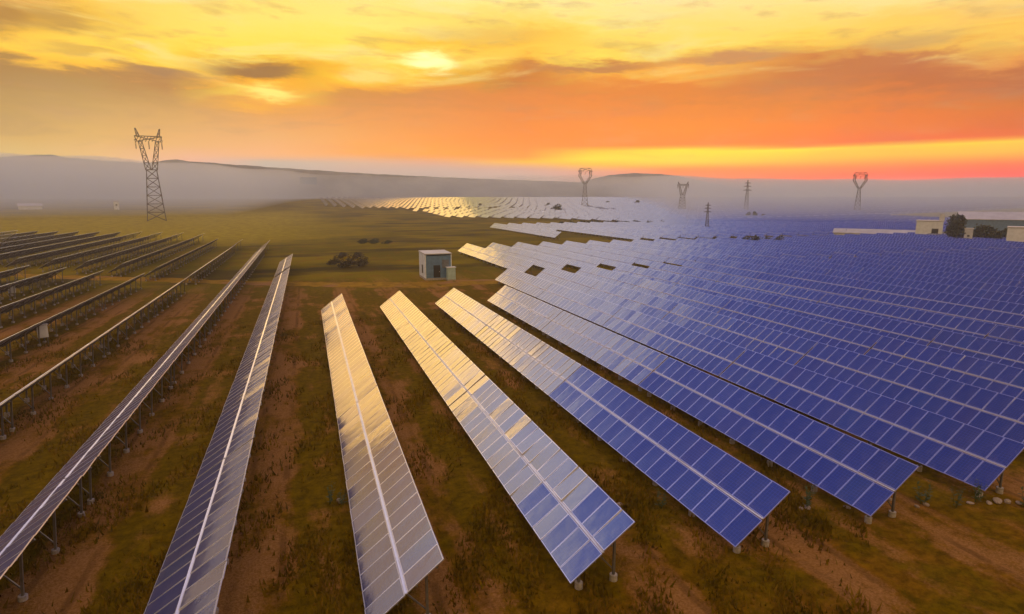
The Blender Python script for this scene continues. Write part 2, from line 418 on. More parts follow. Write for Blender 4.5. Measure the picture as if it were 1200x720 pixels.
def build_ground():
    def axis(lo, hi, near_lo, near_hi, step):
        a = list(np.arange(near_lo, near_hi + 1e-6, step)); s = step; x = a[-1]
        while x < hi: s *= 1.18; x += s; a.append(min(x, hi))
        s = step; x = a[0]
        while x > lo: s *= 1.18; x -= s; a.insert(0, max(x, lo))
        return a
    xs = axis(-3000, 3000, -42, 62, 0.4); ys = axis(-3000, 3000, 2, 80, 0.4)
    nx, ny = len(xs), len(ys)
    v = [(x, y, gz(x, y) + micro(x, y)) for y in ys for x in xs]
    f = [(j * nx + i, j * nx + i + 1, (j + 1) * nx + i + 1, (j + 1) * nx + i) for j in range(ny - 1) for i in range(nx - 1)]
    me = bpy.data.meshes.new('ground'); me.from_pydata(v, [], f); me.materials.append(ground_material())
    me.polygons.foreach_set('use_smooth', [True] * len(f))
    tag(link('ground', me), kind='structure')


build_ground()


def track_material():
    m = bpy.data.materials.new('worn_earth_track'); m.use_nodes = True; t = m.node_tree
    b = t.nodes['Principled BSDF']; b.inputs['Roughness'].default_value = 1.0; b.inputs['Specular IOR Level'].default_value = 0.02
    g = t.nodes.new('ShaderNodeNewGeometry'); P = N(t, g.outputs['Position'])
    n = noise(t, P, 0.5, 6, 0.65); n2 = noise(t, P, 0.12, 4, 0.5)
    c = mixc(t, n.step(0.3, 0.7), (0.24, 0.135, 0.008), (0.42, 0.24, 0.018))
    c = mixc(t, n2.step(0.52, 0.66) * 0.8, c, (0.34, 0.17, 0.085))
    t.links.new(c.k, b.inputs['Base Color'])
    return m


def build_track():
    """the earth track that crosses between the two blocks of tables"""
    pts = [(-150, 196, 5), (-80, 158, 5), (-45, 134.5, 5.5), (-26, 124, 5.5), (-9, 113.5, 5), (4, 107, 6), (18, 102, 7), (34, 102, 6), (60, 102, 5.5), (220, 102, 5.5)]
    v, f = [], []
    for i, (x, y, w) in enumerate(pts[:-1]):
        x2, y2, w2 = pts[i + 1]
        for j in range(12):
            s = j / 12; a = x + (x2 - x) * s; c = y + (y2 - y) * s; ww = w + (w2 - w) * s
            j1, j2 = rng.normal(0, 0.35, 2)
            v += [(a, c - ww / 2 + j1, 0.012), (a, c + ww / 2 + j2, 0.012)]
    f = [(2 * i, 2 * i + 2, 2 * i + 3, 2 * i + 1) for i in range(len(v) // 2 - 1)]
    me = bpy.data.meshes.new('earth_track'); me.from_pydata(v, [], f); me.materials.append(track_material())
    tag(link('earth_track', me), kind='structure')


build_track()


def build_hills(name, skyline, r0, r1, col, rough_amp, seed):
    """a ridge with real depth: foot, crest and back slope, crest heights along the bearing"""
    rg = np.random.default_rng(seed)
    azs = [azel(px, py)[0] for px, py in skyline]; els = [azel(px, py)[1] for px, py in skyline]
    n = 260; A = np.linspace(azs[0], azs[-1], n); E = np.interp(A, azs, els)
    ph = rg.uniform(0, 6.28, 8)
    rows = []
    prof = [(0.0, 0.0), (0.2, 0.22), (0.4, 0.5), (0.55, 0.78), (0.7, 1.0), (0.85, 0.8), (1.0, 0.2), (1.1, 0.0)]
    v = []
    for a, e in zip(A, E):
        fade = min(1, (a - A[0]) / 3, (A[-1] - a) / 3); fade = max(0, fade)
        for p, h in prof:
            r = r0 + (r1 - r0) * p
            crest = CAM_H + (r0 + (r1 - r0) * 0.7) * math.tan(R(max(e, 0.05)))
            bump = 1 + rough_amp * (math.sin(a * 2.1 + ph[0] + p * 5) * 0.5 + math.sin(a * 5.3 + ph[1] + p * 9) * 0.3)
            z = gz(0, r) - 3 + (crest - gz(0, r) + 3) * h * fade * bump
            v.append((r * math.sin(R(a)), r * math.cos(R(a)), max(z, gz(0, r) - 3)))
    m = len(prof)
    f = [(i * m + j, (i + 1) * m + j, (i + 1) * m + j + 1, i * m + j + 1) for i in range(n - 1) for j in range(m - 1)]
    me = bpy.data.meshes.new(name); me.from_pydata(v, [], f); me.materials.append(col)
    me.polygons.foreach_set('use_smooth', [True] * len(f))
    tag(link(name, me), kind='structure')


M['hill'] = mat('dry_hillside', (0.26, 0.26, 0.21), 1.0, 0, 0.4, 0.02)
build_hills('hills', [(-160, 186), (-60, 184), (0, 184), (40, 182), (60, 181), (80, 185), (130, 189), (170, 191), (205, 187), (222, 189), (260, 192), (330, 197), (420, 203), (520, 208), (600, 211), (660, 213), (760, 218), (840, 226)], 905, 1060, M['hill'], 0.012, 3)
build_hills('hills', [(640, 224), (690, 211), (715, 205), (745, 203), (770, 204), (795, 206), (815, 211), (850, 218), (900, 226)], 1250, 1400, M['hill'], 0.01, 5)

# ------------------------------------------------------------------ solar tables
JIT = 0.55


def module_mesh():
    b = MB(); a, c, th, fr = MOD_L / 2, MOD_W / 2, 0.02, 0.036
    lo = [(-a, -c, -th), (a, -c, -th), (a, c, -th), (-a, c, -th)]; hi = [(x, y, th) for x, y, _ in lo]
    inn = [(math.copysign(a - fr, x), math.copysign(c - fr, y), th) for x, y, _ in lo]
    ing = [(x, y, th - 0.004) for x, y, _ in inn]
    b.quad(list(reversed(lo)), 2)
    for k in range(4):
        j = (k + 1) % 4
        b.quad([lo[k], lo[j], hi[j], hi[k]], 0); b.quad([hi[k], hi[j], inn[j], inn[k]], 0); b.quad([inn[k], inn[j], ing[j], ing[k]], 0)
    b.quad(ing, 1)
    return b


MOD_B = module_mesh()
MOD_ME = MOD_B.mesh('solar_module', [M['alu'], M['glass'], M['backsheet']])


def add_loc(me, vs):
    me.attributes.new('loc', 'FLOAT_VECTOR', 'POINT').data.foreach_set('vector', np.array(vs, dtype=np.float32).ravel())


add_loc(MOD_ME, MOD_B.v)
TILT_M = Matrix.Rotation(-TILT, 4, 'Y')


def mod_matrix(c, r, jit, tip=0.0):
    s = MOD_L / 2 if r == 0 else W_TAB - MOD_L / 2
    p = Vector((s * CT, (c + 0.5) * MOD_P, Z_LO + s * ST_))
    j1, j2 = random.gauss(tip, jit), random.gauss(0, jit)
    return Matrix.Translation(p) @ TILT_M @ Matrix.Rotation(R(j1), 4, 'X') @ Matrix.Rotation(R(j2), 4, 'Y')


def on_slope(s, y, d=0.0):
    return Vector((s * CT - d * ST_, y, Z_LO + s * ST_ + d * CT))


def frame_parts(n):
    """list of (part name, MB, location) for the steelwork of a table of n modules a row; footings come with their post"""
    L = n * MOD_P; out = []
    b = MB(); b.bar(on_slope(W_TAB / 2, 0.01, 0.012), on_slope(W_TAB / 2, L - 0.01, 0.012), 0.10, 0.034); out.append(('centre_rail', b))
    for s in (0.34, 1.22, 2.08, 2.96):
        b = MB(); b.bar(on_slope(s, 0.02, -0.065), on_slope(s, L - 0.02, -0.065), 0.05, 0.08); out.append(('purlin', b))
    nb = max(2, round(n / 3)); step = (L - 1.2) / (nb - 1)
    for i in range(nb):
        y = 0.6 + i * step
        b = MB(); b.bar(on_slope(0.2, y, -0.15), on_slope(W_TAB - 0.2, y, -0.15), 0.06, 0.09); out.append(('rafter', b))
        for s in (0.62, 2.52):
            p = on_slope(s, y, -0.19)
            b = MB(); b.bar((p.x, y, 0.2), p, 0.09, 0.09)
            q = MB(); q.bar((p.x, y, -0.4), (p.x, y, 0.26), 0.34, n=10, taper=0.92)
            out.append(('post', b, q))
        p1 = on_slope(2.52, y, -0.19); p2 = on_slope(1.45, y, -0.19)
        b = MB(); b.bar((p1.x, y + 0.05, 0.45), (p2.x, y + 0.05, p2.z), 0.05); out.append(('brace', b))
    return out


_parts = {}


def parts_of(n):
    if n not in _parts:
        _parts[n] = [(q[0], q[1].mesh(q[0], M['rail'] if q[0] == 'centre_rail' else M['steel']), q[2].mesh('footing', M['concrete']) if len(q) > 2 else None) for q in frame_parts(n)]
    return _parts[n]


def full_table(n, loc, jit=JIT, tip=0.0):
    root = empty('solar_table', loc)
    for c in range(n):
        for r in (0, 1): link('solar_module', MOD_ME, root, mat=mod_matrix(c, r, jit, tip))
    for name, me, foot in parts_of(n):
        o = link(name, me, root)
        if foot: link('footing', foot, o)
    return root


_whole = {}


def whole_mesh(n, k):
    """a table in one mesh, for the ones too far away to show their parts"""
    if (n, k) not in _whole:
        b = MB(); lv = []
        for c in range(n):
            for r in (0, 1):
                lv += MOD_B.v
                mm = mod_matrix(c, r, JIT); tone = random.random(); i = len(b.v)
                b.v += [tuple(mm @ Vector(p)) for p in MOD_B.v]; b.f += [tuple(i + q for q in f) for f in MOD_B.f]
                b.m += MOD_B.m; b.tone += [tone] * len(MOD_B.f)
        for q in frame_parts(n):
            for j, s in enumerate(q[1:]):
                i = len(b.v); b.v += s.v; b.f += [tuple(i + a for a in f) for f in s.f]
                b.m += [4 if j else (0 if q[0] == 'centre_rail' else 3)] * len(s.f); b.tone += [0.0] * len(s.f)
        _whole[(n, k)] = b.mesh('solar_table', [M['alu'], M['glass'], M['backsheet'], M['steel'], M['concrete']], tone=True)
        add_loc(_whole[(n, k)], lv + [(0, 0, 0)] * (len(b.v) - len(lv)))
    return _whole[(n, k)]


ORD = ['first', 'second', 'third', 'fourth', 'fifth', 'sixth', 'seventh', 'eighth', 'ninth', 'tenth', 'eleventh', 'twelfth', 'thirteenth', 'fourteenth', 'fifteenth', 'sixteenth', 'seventeenth', 'eighteenth', 'nineteenth', 'twentieth', 'twenty-first', 'twenty-second', 'twenty-third', 'twenty-fourth', 'twenty-fifth', 'twenty-sixth', 'twenty-seventh', 'twenty-eighth', 'twenty-ninth', 'thirtieth'] + ['thirty-' + s for s in ('first', 'second', 'third', 'fourth', 'fifth', 'sixth', 'seventh', 'eighth', 'ninth')] + ['fortieth']
TABLES = []     # x, y0, n, block, row, place in the row


def add_row(x, y0, ns, block, row, gap=0.12, dx=0.0):
    y = y0
    for i, n in enumerate(ns):
        TABLES.append((x + dx * i, y, n, block, row, i)); y += n * MOD_P + gap


def lay_tables():
    # right of the central lane, block nearer than the track
    for k in range(1, 30):
        ns = [20] * (3 if k <= 4 else 4)
        add_row(row_x(k), 18.25, ns, 'near', k)
    for k in range(6, 30):
        add_row(row_x(k), 105.6 + (0.4 if k % 3 else 0), [18, 17, 16], 'track', k)
    # left of the lane
    add_row(row_x(0), 11.7, [20] * 5, 'left', 0); add_row(row_x(0), 115.6, [13, 13], 'leftfar', 0)
    add_row(row_x(-1) + 0.5, 11.7, [20] * 5 + [17, 17, 20, 20], 'left', -1)
    for k in range(-2, -16, -1):
        end = [0, 0, 105.5, 113, 120, 127, 133, 138, 142, 146, 150, 154, 158, 162, 166, 170][-k]
        near = [20] * int((end - 11.7) / 20.3)
        add_row(row_x(k) - 0.3 * (-k - 2), end - len(near) * 20.32, near, 'left', k)
        st = end + 9 if k > -4 else end + 11
        far = [20] * (4 if k > -4 else 5)
        add_row(row_x(k) - 0.3 * (-k - 2), st, far, 'leftfar', k)
    # third field, beyond the grass wedge
    for k in range(12, 48):
        x = row_x(k) + 1.5
        y0 = 172 + 4.0 * max(0, 0 if x > 86 else 0)
        y1 = 172 + 108
        if x < 105: y0 = max(y0, 172 + (x - 81) * 4.2)
        if x < 105 and x < 84: continue
        if x > 195: y1 = 300
        nn = int((y1 - y0) / 20.3)
        if nn > 0: add_row(x, y1 - nn * 20.3, [20] * nn, 'third', k)
    # the fields by the horizon
    for k in range(3, 122):
        x = row_x(k) + 2.0
        y0 = float(np.interp(x, [15, 22, 57, 84, 86, 110, 153, 180, 200], [600, 585, 530, 518, 404, 388, 360, 312, 304]))
        y1 = math.sqrt(max(0, 860 ** 2 - x * x))
        nn = int((y1 - y0) / 20.3)
        breaks = {int((520 - y0) / 20.3)} if x < 200 else set()
        for i in range(nn):
            if i in breaks: continue
            TABLES.append((x, y0 + i * 20.3, 20, 'horizon', k, i))


lay_tables()


def in_view(x, y0, n, z0):
    L = n * MOD_P; P = []
    for s in (0, W_TAB):
        for q in (0, 0.5, 1):
            p = project(x + s * CT, y0 + L * q, z0 + Z_LO + s * ST_)
            if p is None or y0 + L * q < 3: continue
            P.append(p)
    if len(P) < 2: return 0.0
    xs = [p[0] for p in P]; ys = [p[1] for p in P]
    w = min(max(xs), 1205) - max(min(xs), -5); h = min(max(ys), 725) - min(ys)
    if w <= 0 or h <= 0: return 0.0
    # area of the sloping face as seen (at least the edge-on sliver)
    d = math.hypot(x, y0 + L / 2)
    return max(w * 700 * 3 / max(d, 12), w * h * 0.2)


cand = []
for T in TABLES:
    x, y0, n, block, row, i = T
    a = in_view(x, y0, n, gz(x, y0))
    if a > 0: cand.append((a, T))
cand.sort(key=lambda q: -q[0])
N_INDIV, N_FULL = 296, 40
indiv = [T for a, T in cand[:N_INDIV]]
rest = [T for a, T in cand[N_INDIV:]]
PLACE = {}
for T in TABLES: PLACE.setdefault((T[3], T[4]), []).append(T)


def table_label(T):
    x, y0, n, block, row, i = T
    m = len(PLACE[(block, row)])
    pos = 'nearest table' if i == 0 else ('farthest table' if i == m - 1 else '%s table' % ORD[i])
    if block == 'near':
        if row == 1: return '%s of the leftmost gold-lit row, right of the lane' % pos
        if row == 2: return '%s of the second gold-lit row, pale turning blue' % pos
        return 'blue %s in %s row right of the lane, before the track' % (pos, ORD[row - 1])
    if block == 'track': return 'blue %s in %s row right of the lane, beyond the track' % (pos, ORD[row - 1])
    if block == 'left':
        if row == 0: return 'dark grey %s of the first row left of the grassy lane' % pos
        return 'edge-on %s in %s row left of the lane, before the track' % (pos, ORD[-row])
    if block == 'leftfar': return 'small %s in %s row left of the lane, beyond the track' % (pos, ORD[-row])
    if block == 'third': return 'pale %s in %s row of the field past the grass wedge' % (pos, ORD[min(39, row - 12)])
    return 'tiny %s in %s row of the solar field by the horizon' % (pos, ORD[min(39, row - 4)])


GROUP = {'near': 'solar tables right of the lane before the track', 'track': 'solar tables right of the lane beyond the track', 'left': 'solar tables left of the lane before the track', 'leftfar': 'solar tables left of the lane beyond the track', 'third': 'solar tables of the third field', 'horizon': 'solar tables of the horizon field'}
TIP = {('near', 3, 0): 1.6, ('near', 3, 1): -1.5, ('near', 3, 2): -0.8, ('near', 4, 0): 0.8, ('near', 4, 1): -1.0, ('near', 1, 0): 0.9, ('near', 1, 1): 1.7, ('near', 1, 2): 0.6, ('near', 2, 2): 0.2, ('near', 2, 1): -0.6, ('near', 2, 0): -0.4}   # how far each table's modules lean along the row
for q, T in enumerate(indiv):
    x, y0, n, block, row, i = T
    loc = (x, y0, gz(x, y0))
    if q < N_FULL: o = full_table(n, loc, 1.3 if (block, row, i) == ('near', 2, 0) else JIT, tip=TIP.get((block, row, i), random.gauss(0, 0.35)))
    else:
        o = link('solar_table', whole_mesh(n, q % 5), loc=loc)
    if block in LEAN:
        a = LEAN[block]; o.rotation_euler = (0, a, 0); o.location.x -= Z_LO * math.sin(a); o.location.z += 0.09
    tag(o, table_label(T), 'solar table', GROUP[block])


def far_tables(Ts):
    b = MB()
    for x, y0, n, block, row, i in Ts:
        L = n * MOD_P; z0 = gz(x, y0 + L / 2); o = Vector((x, y0, z0))
        e = lambda s, y, d=0.0: on_slope(s, y, d) + o
        b.hexa([e(0, 0, -.05), e(W_TAB, 0, -.05), e(W_TAB, L, -.05), e(0, L, -.05)], [e(0, 0), e(W_TAB, 0), e(W_TAB, L), e(0, L)], 0)
        nc = 4
        for c in range(nc):
            for s0, s1 in ((0.03, 1.6), (1.72, 3.29)):
                j = rng.normal(0, 0.010, 4)
                ya, yb = L * c / nc + 0.04, L * (c + 1) / nc - 0.04
                b.quad([e(s0, ya, 0.03 + j[0]), e(s1, ya, 0.03 + j[1]), e(s1, yb, 0.03 + j[1] + j[2] * 0.2), e(s0, yb, 0.03 + j[0] + j[2] * 0.2)], 1, random.random())
        for y in (1.0, L / 2, L - 1.0):
            for s in (0.62, 2.52):
                p = e(s, y, -0.05); b.bar((p.x, p.y, z0 - 0.6), p, 0.1, m=2)
    tag(b.build('distant_solar_tables', [M['alu'], M['glass'], M['steel']], tone=True), 'mass of distant solar tables reaching the hazy horizon', 'solar field', kind='stuff')


far_tables(rest)
print('TABLES', len(TABLES), 'in view', len(cand), 'rest', len(rest))
# PART2

# ------------------------------------------------------------------ haze
def volume_box(name, x0, x1, y0, y1, z0, z1, dens, col, aniso, label):
    b = MB(); b.box(x0, x1, y0, y1, z0, z1)
    m = bpy.data.materials.new(name); m.use_nodes = True; t = m.node_tree; t.nodes.clear()
    v = t.nodes.new('ShaderNodeVolumePrincipled'); v.inputs['Density'].default_value = dens; v.inputs['Color'].default_value = (*col, 1); v.inputs['Anisotropy'].default_value = aniso
    o = t.nodes.new('ShaderNodeOutputMaterial'); t.links.new(v.outputs[0], o.inputs['Volume'])
    tag(b.build(name, m), label, 'haze', kind='stuff')


volume_box('haze', -3050, 3050, -3050, 3050, -6, HAZE_TOP, HAZE_D, (0.97, 0.97, 0.94), 0.5, 'thin pale haze over the whole plain')
def build_mist():
    """a bank of ground mist lying before the hills, thick to the left, thinning out to the right"""
    A = np.linspace(-75, 72, 160); n = 14
    v, foot = [], []
    for a in A:
        k = sstep(-75, -55, a) * (1 + 0.06 * sstep(0, 10, a) - 0.35 * sstep(29, 43, a)) * (1 - sstep(62, 71, a))
        r0 = 470 + 360 * sstep(-7, 3, a) - 550 * sstep(27, 36, a); r1 = 1020
        for j in range(n):
            p = j / (n - 1); r = r0 + (r1 - r0) * p
            h = k * (33 + 15 * (1 - sstep(-12, 5, a))) * sstep(0, 0.8, p) ** 0.8 * (1 - sstep(0.86, 1.0, p)) * (1 + 0.05 * math.sin(a * 0.31 + 1) + 0.03 * math.sin(a * 0.9 + r * 0.01))
            x, y = r * math.sin(R(a)), r * math.cos(R(a)); g = gz(x, y)
            v.append((x, y, g + 0.4 + max(0.05, h))); foot.append((x, y, g + 0.3))
    m = len(v)
    v += foot
    f = []
    for i in range(len(A) - 1):
        for j in range(n - 1):
            q = (i * n + j, (i + 1) * n + j, (i + 1) * n + j + 1, i * n + j + 1)
            f.append(tuple(reversed(q))); f.append(tuple(m + k for k in q))
    loop = [i * n for i in range(len(A))] + [(len(A) - 1) * n + j for j in range(1, n)] + [i * n + n - 1 for i in range(len(A) - 2, -1, -1)] + [j for j in range(n - 2, 0, -1)]
    for a, b in zip(loop, loop[1:] + loop[:1]): f.append((a, b, b + m, a + m))
    me = bpy.data.meshes.new('mist_bank'); me.from_pydata(v, [], f)
    bm = bmesh.new(); bm.from_mesh(me); bmesh.ops.recalc_face_normals(bm, faces=bm.faces); bm.to_mesh(me); bm.free()
    mm = bpy.data.materials.new('mist'); mm.use_nodes = True; t = mm.node_tree; t.nodes.clear()
    q = t.nodes.new('ShaderNodeVolumePrincipled'); q.inputs['Density'].default_value = 0.0090; q.inputs['Color'].default_value = (0.95, 1.0, 1.0, 1); q.inputs['Anisotropy'].default_value = 0.55
    o = t.nodes.new('ShaderNodeOutputMaterial'); t.links.new(q.outputs[0], o.inputs['Volume'])
    me.materials.append(mm)
    tag(link('mist_bank', me), 'pale bank of ground mist before the low hills', 'mist', kind='stuff')


build_mist()

# ------------------------------------------------------------------ station hut, cabinets, buildings
def facing(name, px, py, turn=0.0):
    """an Empty on the ground where a thing stands, turned to face the lane; also metres per picture unit there"""
    x, y = ground_at(px, py)
    v = x * AX_L + y * AX_D + (CAM_H - gz(x, y)) * AX_N
    return empty(name, (x, y, gz(x, y)), -math.atan2(x, y) + turn), v[2] / F_PX


def slab(x0, x1, y0, y1, z0, z1, name, m, p):
    b = MB(); b.box(x0, x1, y0, y1, z0, z1); return b.build(name, m, p)


def station():
    o = empty('inverter_station', (20.0, 107.4, 0))
    tag(o, 'boxy white inverter hut with blue grey front standing on the meadow', 'inverter hut')
    w, d, h = 4.9, 6.2, 4.7
    b = MB(); b.box(0, w, 0, d, -0.2, 0.35); b.build('plinth', M['concrete'], o)
    b = MB()
    b.box(0, 0.14, 0, d, 0.352, h); b.box(w - 0.14, w, 0, d, 0.352, h); b.box(0.142, w - 0.142, d - 0.14, d, 0.352, h)
    b.build('wall', M['hut_wall'], o)
    fr = MB(); fr.box(0.142, w - 0.142, 0.03, 0.15, 0.352, h - 0.25)
    fo = fr.build('front_panel', M['blue_grey'], o)
    b = MB(); b.box(1.5, 2.75, -0.01, 0.028, 0.45, 2.7); do = b.build('door', M['dark'], o)
    b = MB(); b.box(2.55, 2.62, -0.06, -0.012, 1.45, 1.6); b.build('handle', M['alu'], do)
    lv = MB()
    for i in range(7): lv.box(3.1, 4.4, -0.005, 0.027, 2.2 + i * 0.22, 2.34 + i * 0.22)
    lv.build('louvre', M['steel'], o)
    b = MB(); b.box(-0.012, -0.002, 2.2, 3.6, 1.0, 2.6); b.build('side_window', M['dark'], o)
    rf = MB(); rf.hexa([(-0.06, -0.12, h + 0.003), (w + 0.06, -0.12, h + 0.003), (w + 0.06, d + 0.06, h + 0.003), (-0.06, d + 0.06, h + 0.003)], [(-0.06, -0.12, h + 0.16), (w + 0.06, -0.12, h + 0.16), (w + 0.06, d + 0.06, h + 0.26), (-0.06, d + 0.06, h + 0.26)])
    rf.build('roof', M['roof'], o)
    c = empty('transformer_cabinet', (23.75, 105.9, 0))
    tag(c, 'small pale cyan transformer cabinet at the corner of the inverter hut', 'cabinet')
    slab(0, 1.5, 0, 1.1, 0.2, 2.3, 'body', M['cyan'], c); slab(-0.1, 1.6, -0.1, 1.2, 2.303, 2.42, 'lid', M['white'], c)
    slab(-0.05, 1.55, -0.05, 1.15, -0.2, 0.197, 'plinth', M['concrete'], c); slab(0.1, 1.4, -0.03, -0.003, 0.35, 2.15, 'door', M['cyan'], c)


station()


def combiner(px, py, label):
    o, k = facing('combiner_box', px, py)
    tag(o, label, 'electrical box')
    slab(-0.45, 0.45, 0, 0.4, 0.7, 2.0, 'cabinet', M['white'], o); slab(-0.5, 0.5, -0.06, 0.46, 2.003, 2.08, 'lid', M['pale'], o)
    for x in (-0.38, 0.30): slab(x, x + 0.08, 0.16, 0.24, -0.2, 0.698, 'leg', M['steel'], o)
    slab(-0.4, 0.4, -0.02, -0.003, 0.78, 1.92, 'door', M['white'], o)


combiner(52, 404, 'small white combiner box between the second and third rows on the left')
combiner(15, 349, 'small white combiner box at the left edge, behind the third row')


def gable_shed(px, py, wpx, hpx, depth, label, roof_rise=0.25, wall='pale', turn=0.0, name='farm_shed', windows=(), doors=()):
    o, k = facing(name, px, py, turn); w, h = wpx * k, hpx * k; rise = h * roof_rise; e = h - rise
    tag(o, label, 'building')
    b = MB(); b.box(-w / 2, w / 2, 0, depth, -0.5, e)
    b.hexa([(-w / 2, 0.002, e), (-w / 2, depth / 2, e + rise - 0.05), (-w / 2, depth - 0.002, e)], [(-w / 2 + 0.2, 0.002, e), (-w / 2 + 0.2, depth / 2, e + rise - 0.05), (-w / 2 + 0.2, depth - 0.002, e)])
    b.hexa([(w / 2 - 0.2, 0.002, e), (w / 2 - 0.2, depth / 2, e + rise - 0.05), (w / 2 - 0.2, depth - 0.002, e)], [(w / 2, 0.002, e), (w / 2, depth / 2, e + rise - 0.05), (w / 2, depth - 0.002, e)])
    b.build('wall', M[wall], o)
    r = MB(); ov = 0.4
    for s in (0, 1):
        ya, yb = (-ov, depth / 2) if s == 0 else (depth + ov, depth / 2)
        za = e - rise * ov / (depth / 2)
        r.hexa([(-w / 2 - ov, ya, za + 0.02), (w / 2 + ov, ya, za + 0.02), (w / 2 + ov, yb, e + rise + 0.02), (-w / 2 - ov, yb, e + rise + 0.02)][::1 if s == 0 else -1],
               [(-w / 2 - ov, ya, za + 0.2), (w / 2 + ov, ya, za + 0.2), (w / 2 + ov, yb, e + rise + 0.2), (-w / 2 - ov, yb, e + rise + 0.2)][::1 if s == 0 else -1])
    r.build('roof', M['roof'], o)
    for fx, fz, fw, fh in windows:
        b = MB(); b.box(fx * w - fw / 2, fx * w + fw / 2, -0.06, -0.003, fz * e, fz * e + fh); b.build('window', M['dark'], o)
    for fx, fw, fh in doors:
        b = MB(); b.box(fx * w - fw / 2, fx * w + fw / 2, -0.05, -0.003, 0, fh); b.build('door', M['dark'], o)
    return o, k


def flat_house(px, py, wpx, hpx, depth, label, windows=(), doors=(), turn=0.0, wall='pale', name='house'):
    o, k = facing(name, px, py, turn); w, h = wpx * k, hpx * k
    tag(o, label, 'building')
    b = MB(); b.box(-w / 2, w / 2, 0, depth, -0.5, h); b.build('wall', M[wall], o)
    b = MB()
    b.box(-w / 2 - 0.15, w / 2 + 0.15, -0.15, depth + 0.15, h + 0.003, h + 0.3); b.build('roof', M['roof'], o)
    for fx, fz, fw, fh in windows:
        b = MB(); b.box(fx * w - fw / 2, fx * w + fw / 2, -0.06, -0.003, fz * h, fz * h + fh); f = b.build('window', M['dark'], o)
        s = MB(); s.box(fx * w - fw / 2 - 0.1, fx * w + fw / 2 + 0.1, -0.2, -0.004, fz * h - 0.15, fz * h - 0.003); s.build('sill', M['white'], f)
    for fx, fw, fh in doors:
        b = MB(); b.box(fx * w - fw / 2, fx * w + fw / 2, -0.05, -0.003, 0, fh); b.build('door', M['dark'], o)
    return o, k, w, h


hs, k, w, h = flat_house(1087, 283, 26, 23, 7.0, 'white flat-roofed house with one dark window beside the dark tree', windows=((0.22, 0.36, 1.9, 1.9),), doors=((-0.2, 1.0, 2.1),), wall='white')
b = MB(); b.box(w / 2 - 1.3, w / 2 + 0.2, 1.0, 2.5, h + 0.303, h + 2.6); b.build('stair_tower', M['pale'], hs)
flat_house(1133, 289, 8, 20, 2.5, 'slim pale hut standing between the two dark trees', windows=((0.0, 0.55, 0.6, 0.6),), name='hut')
gable_shed(1185, 277, 100, 27, 14.0, 'long pale-roofed shed behind the trees at the right edge', 0.30, 'blue_grey', R(10), windows=((-0.3, 0.3, 2.5, 1.5), (0.0, 0.3, 2.5, 1.5), (0.3, 0.3, 2.5, 1.5)))
flat_house(1199, 294, 34, 26, 6.0, 'white block building cut off by the right edge', windows=((0.2, 0.5, 1.2, 1.2),), wall='white', name='block_building')
gable_shed(1026, 279, 88, 9, 6.0, 'long low white-roofed shed left of the white house', 0.45, 'white', R(-4), windows=((-0.3, 0.2, 2.0, 0.6), (0.1, 0.2, 2.0, 0.6), (0.35, 0.2, 2.0, 0.6)))
o, k = facing('low_wall', 1120, 293); tag(o, 'low pinkish wall at the foot of the dark tree', 'wall')
slab(-19 * k, 19 * k, 0, 0.35, -0.3, 1.3, 'wall_panel', M['pale'], o); slab(-19 * k - 0.05, 19 * k + 0.05, -0.05, 0.4, 1.303, 1.4, 'coping', M['concrete'], o)
flat_house(927, 293, 8, 8, 2.4, 'tiny white cabin beside the dark hedge in the blue field', doors=((0.1, 0.8, 1.6),), wall='white', name='cabin')
gable_shed(36, 246, 22, 7, 9.0, 'small whitish farm shed far out in the left meadow', 0.4, 'white')
flat_house(137, 246, 5, 9, 4.0, 'tiny white hut far out in the meadow left of the pylon', windows=((0.0, 0.5, 1.2, 1.2),), wall='white', name='hut')
o = empty('hillside_building', (968 * math.sin(R(0.4)), 968 * math.cos(R(0.4)), 36), 0); tag(o, 'grey building barely showing in the mist below the hills', 'building')
slab(-12, 12, 0, 10, -6, 9, 'wall', M['blue_grey'], o); slab(-12.6, 12.6, -.6, 10.6, 9.01, 10, 'roof', M['roof'], o)

# ------------------------------------------------------------------ pylons
def lattice(mb, c0, c1, w0, w1, n, t):
    """four tapering legs with crossed bracing between two heights; c = (x, z) centre of each end, w = (half width x, half depth y)"""
    P = lambda k, sx, sy: Vector((c0[0] + (c1[0] - c0[0]) * k + sx * (w0[0] + (w1[0] - w0[0]) * k), sy * (w0[1] + (w1[1] - w0[1]) * k), c0[1] + (c1[1] - c0[1]) * k))
    for sx in (-1, 1):
        for sy in (-1, 1): mb.bar(P(0, sx, sy), P(1, sx, sy), t)
    for i in range(n):
        a, b = i / n, (i + 1) / n
        for s in (-1, 1):
            mb.bar(P(a, -1, s), P(b, 1, s), t * 0.6); mb.bar(P(a, 1, s), P(b, -1, s), t * 0.6)
            mb.bar(P(a, s, -1), P(b, s, 1), t * 0.6); mb.bar(P(a, s, 1), P(b, s, -1), t * 0.6)
            mb.bar(P(b, -1, s), P(b, 1, s), t * 0.6)


def insulators(o, xs, z, L, t):
    for x in xs:
        b = MB()
        for i in range(6): b.bar((x, 0, z - L * i / 6), (x, 0, z - L * (i + 0.7) / 6), t, n=8)
        b.build('insulator_string', M['insulator'], o)


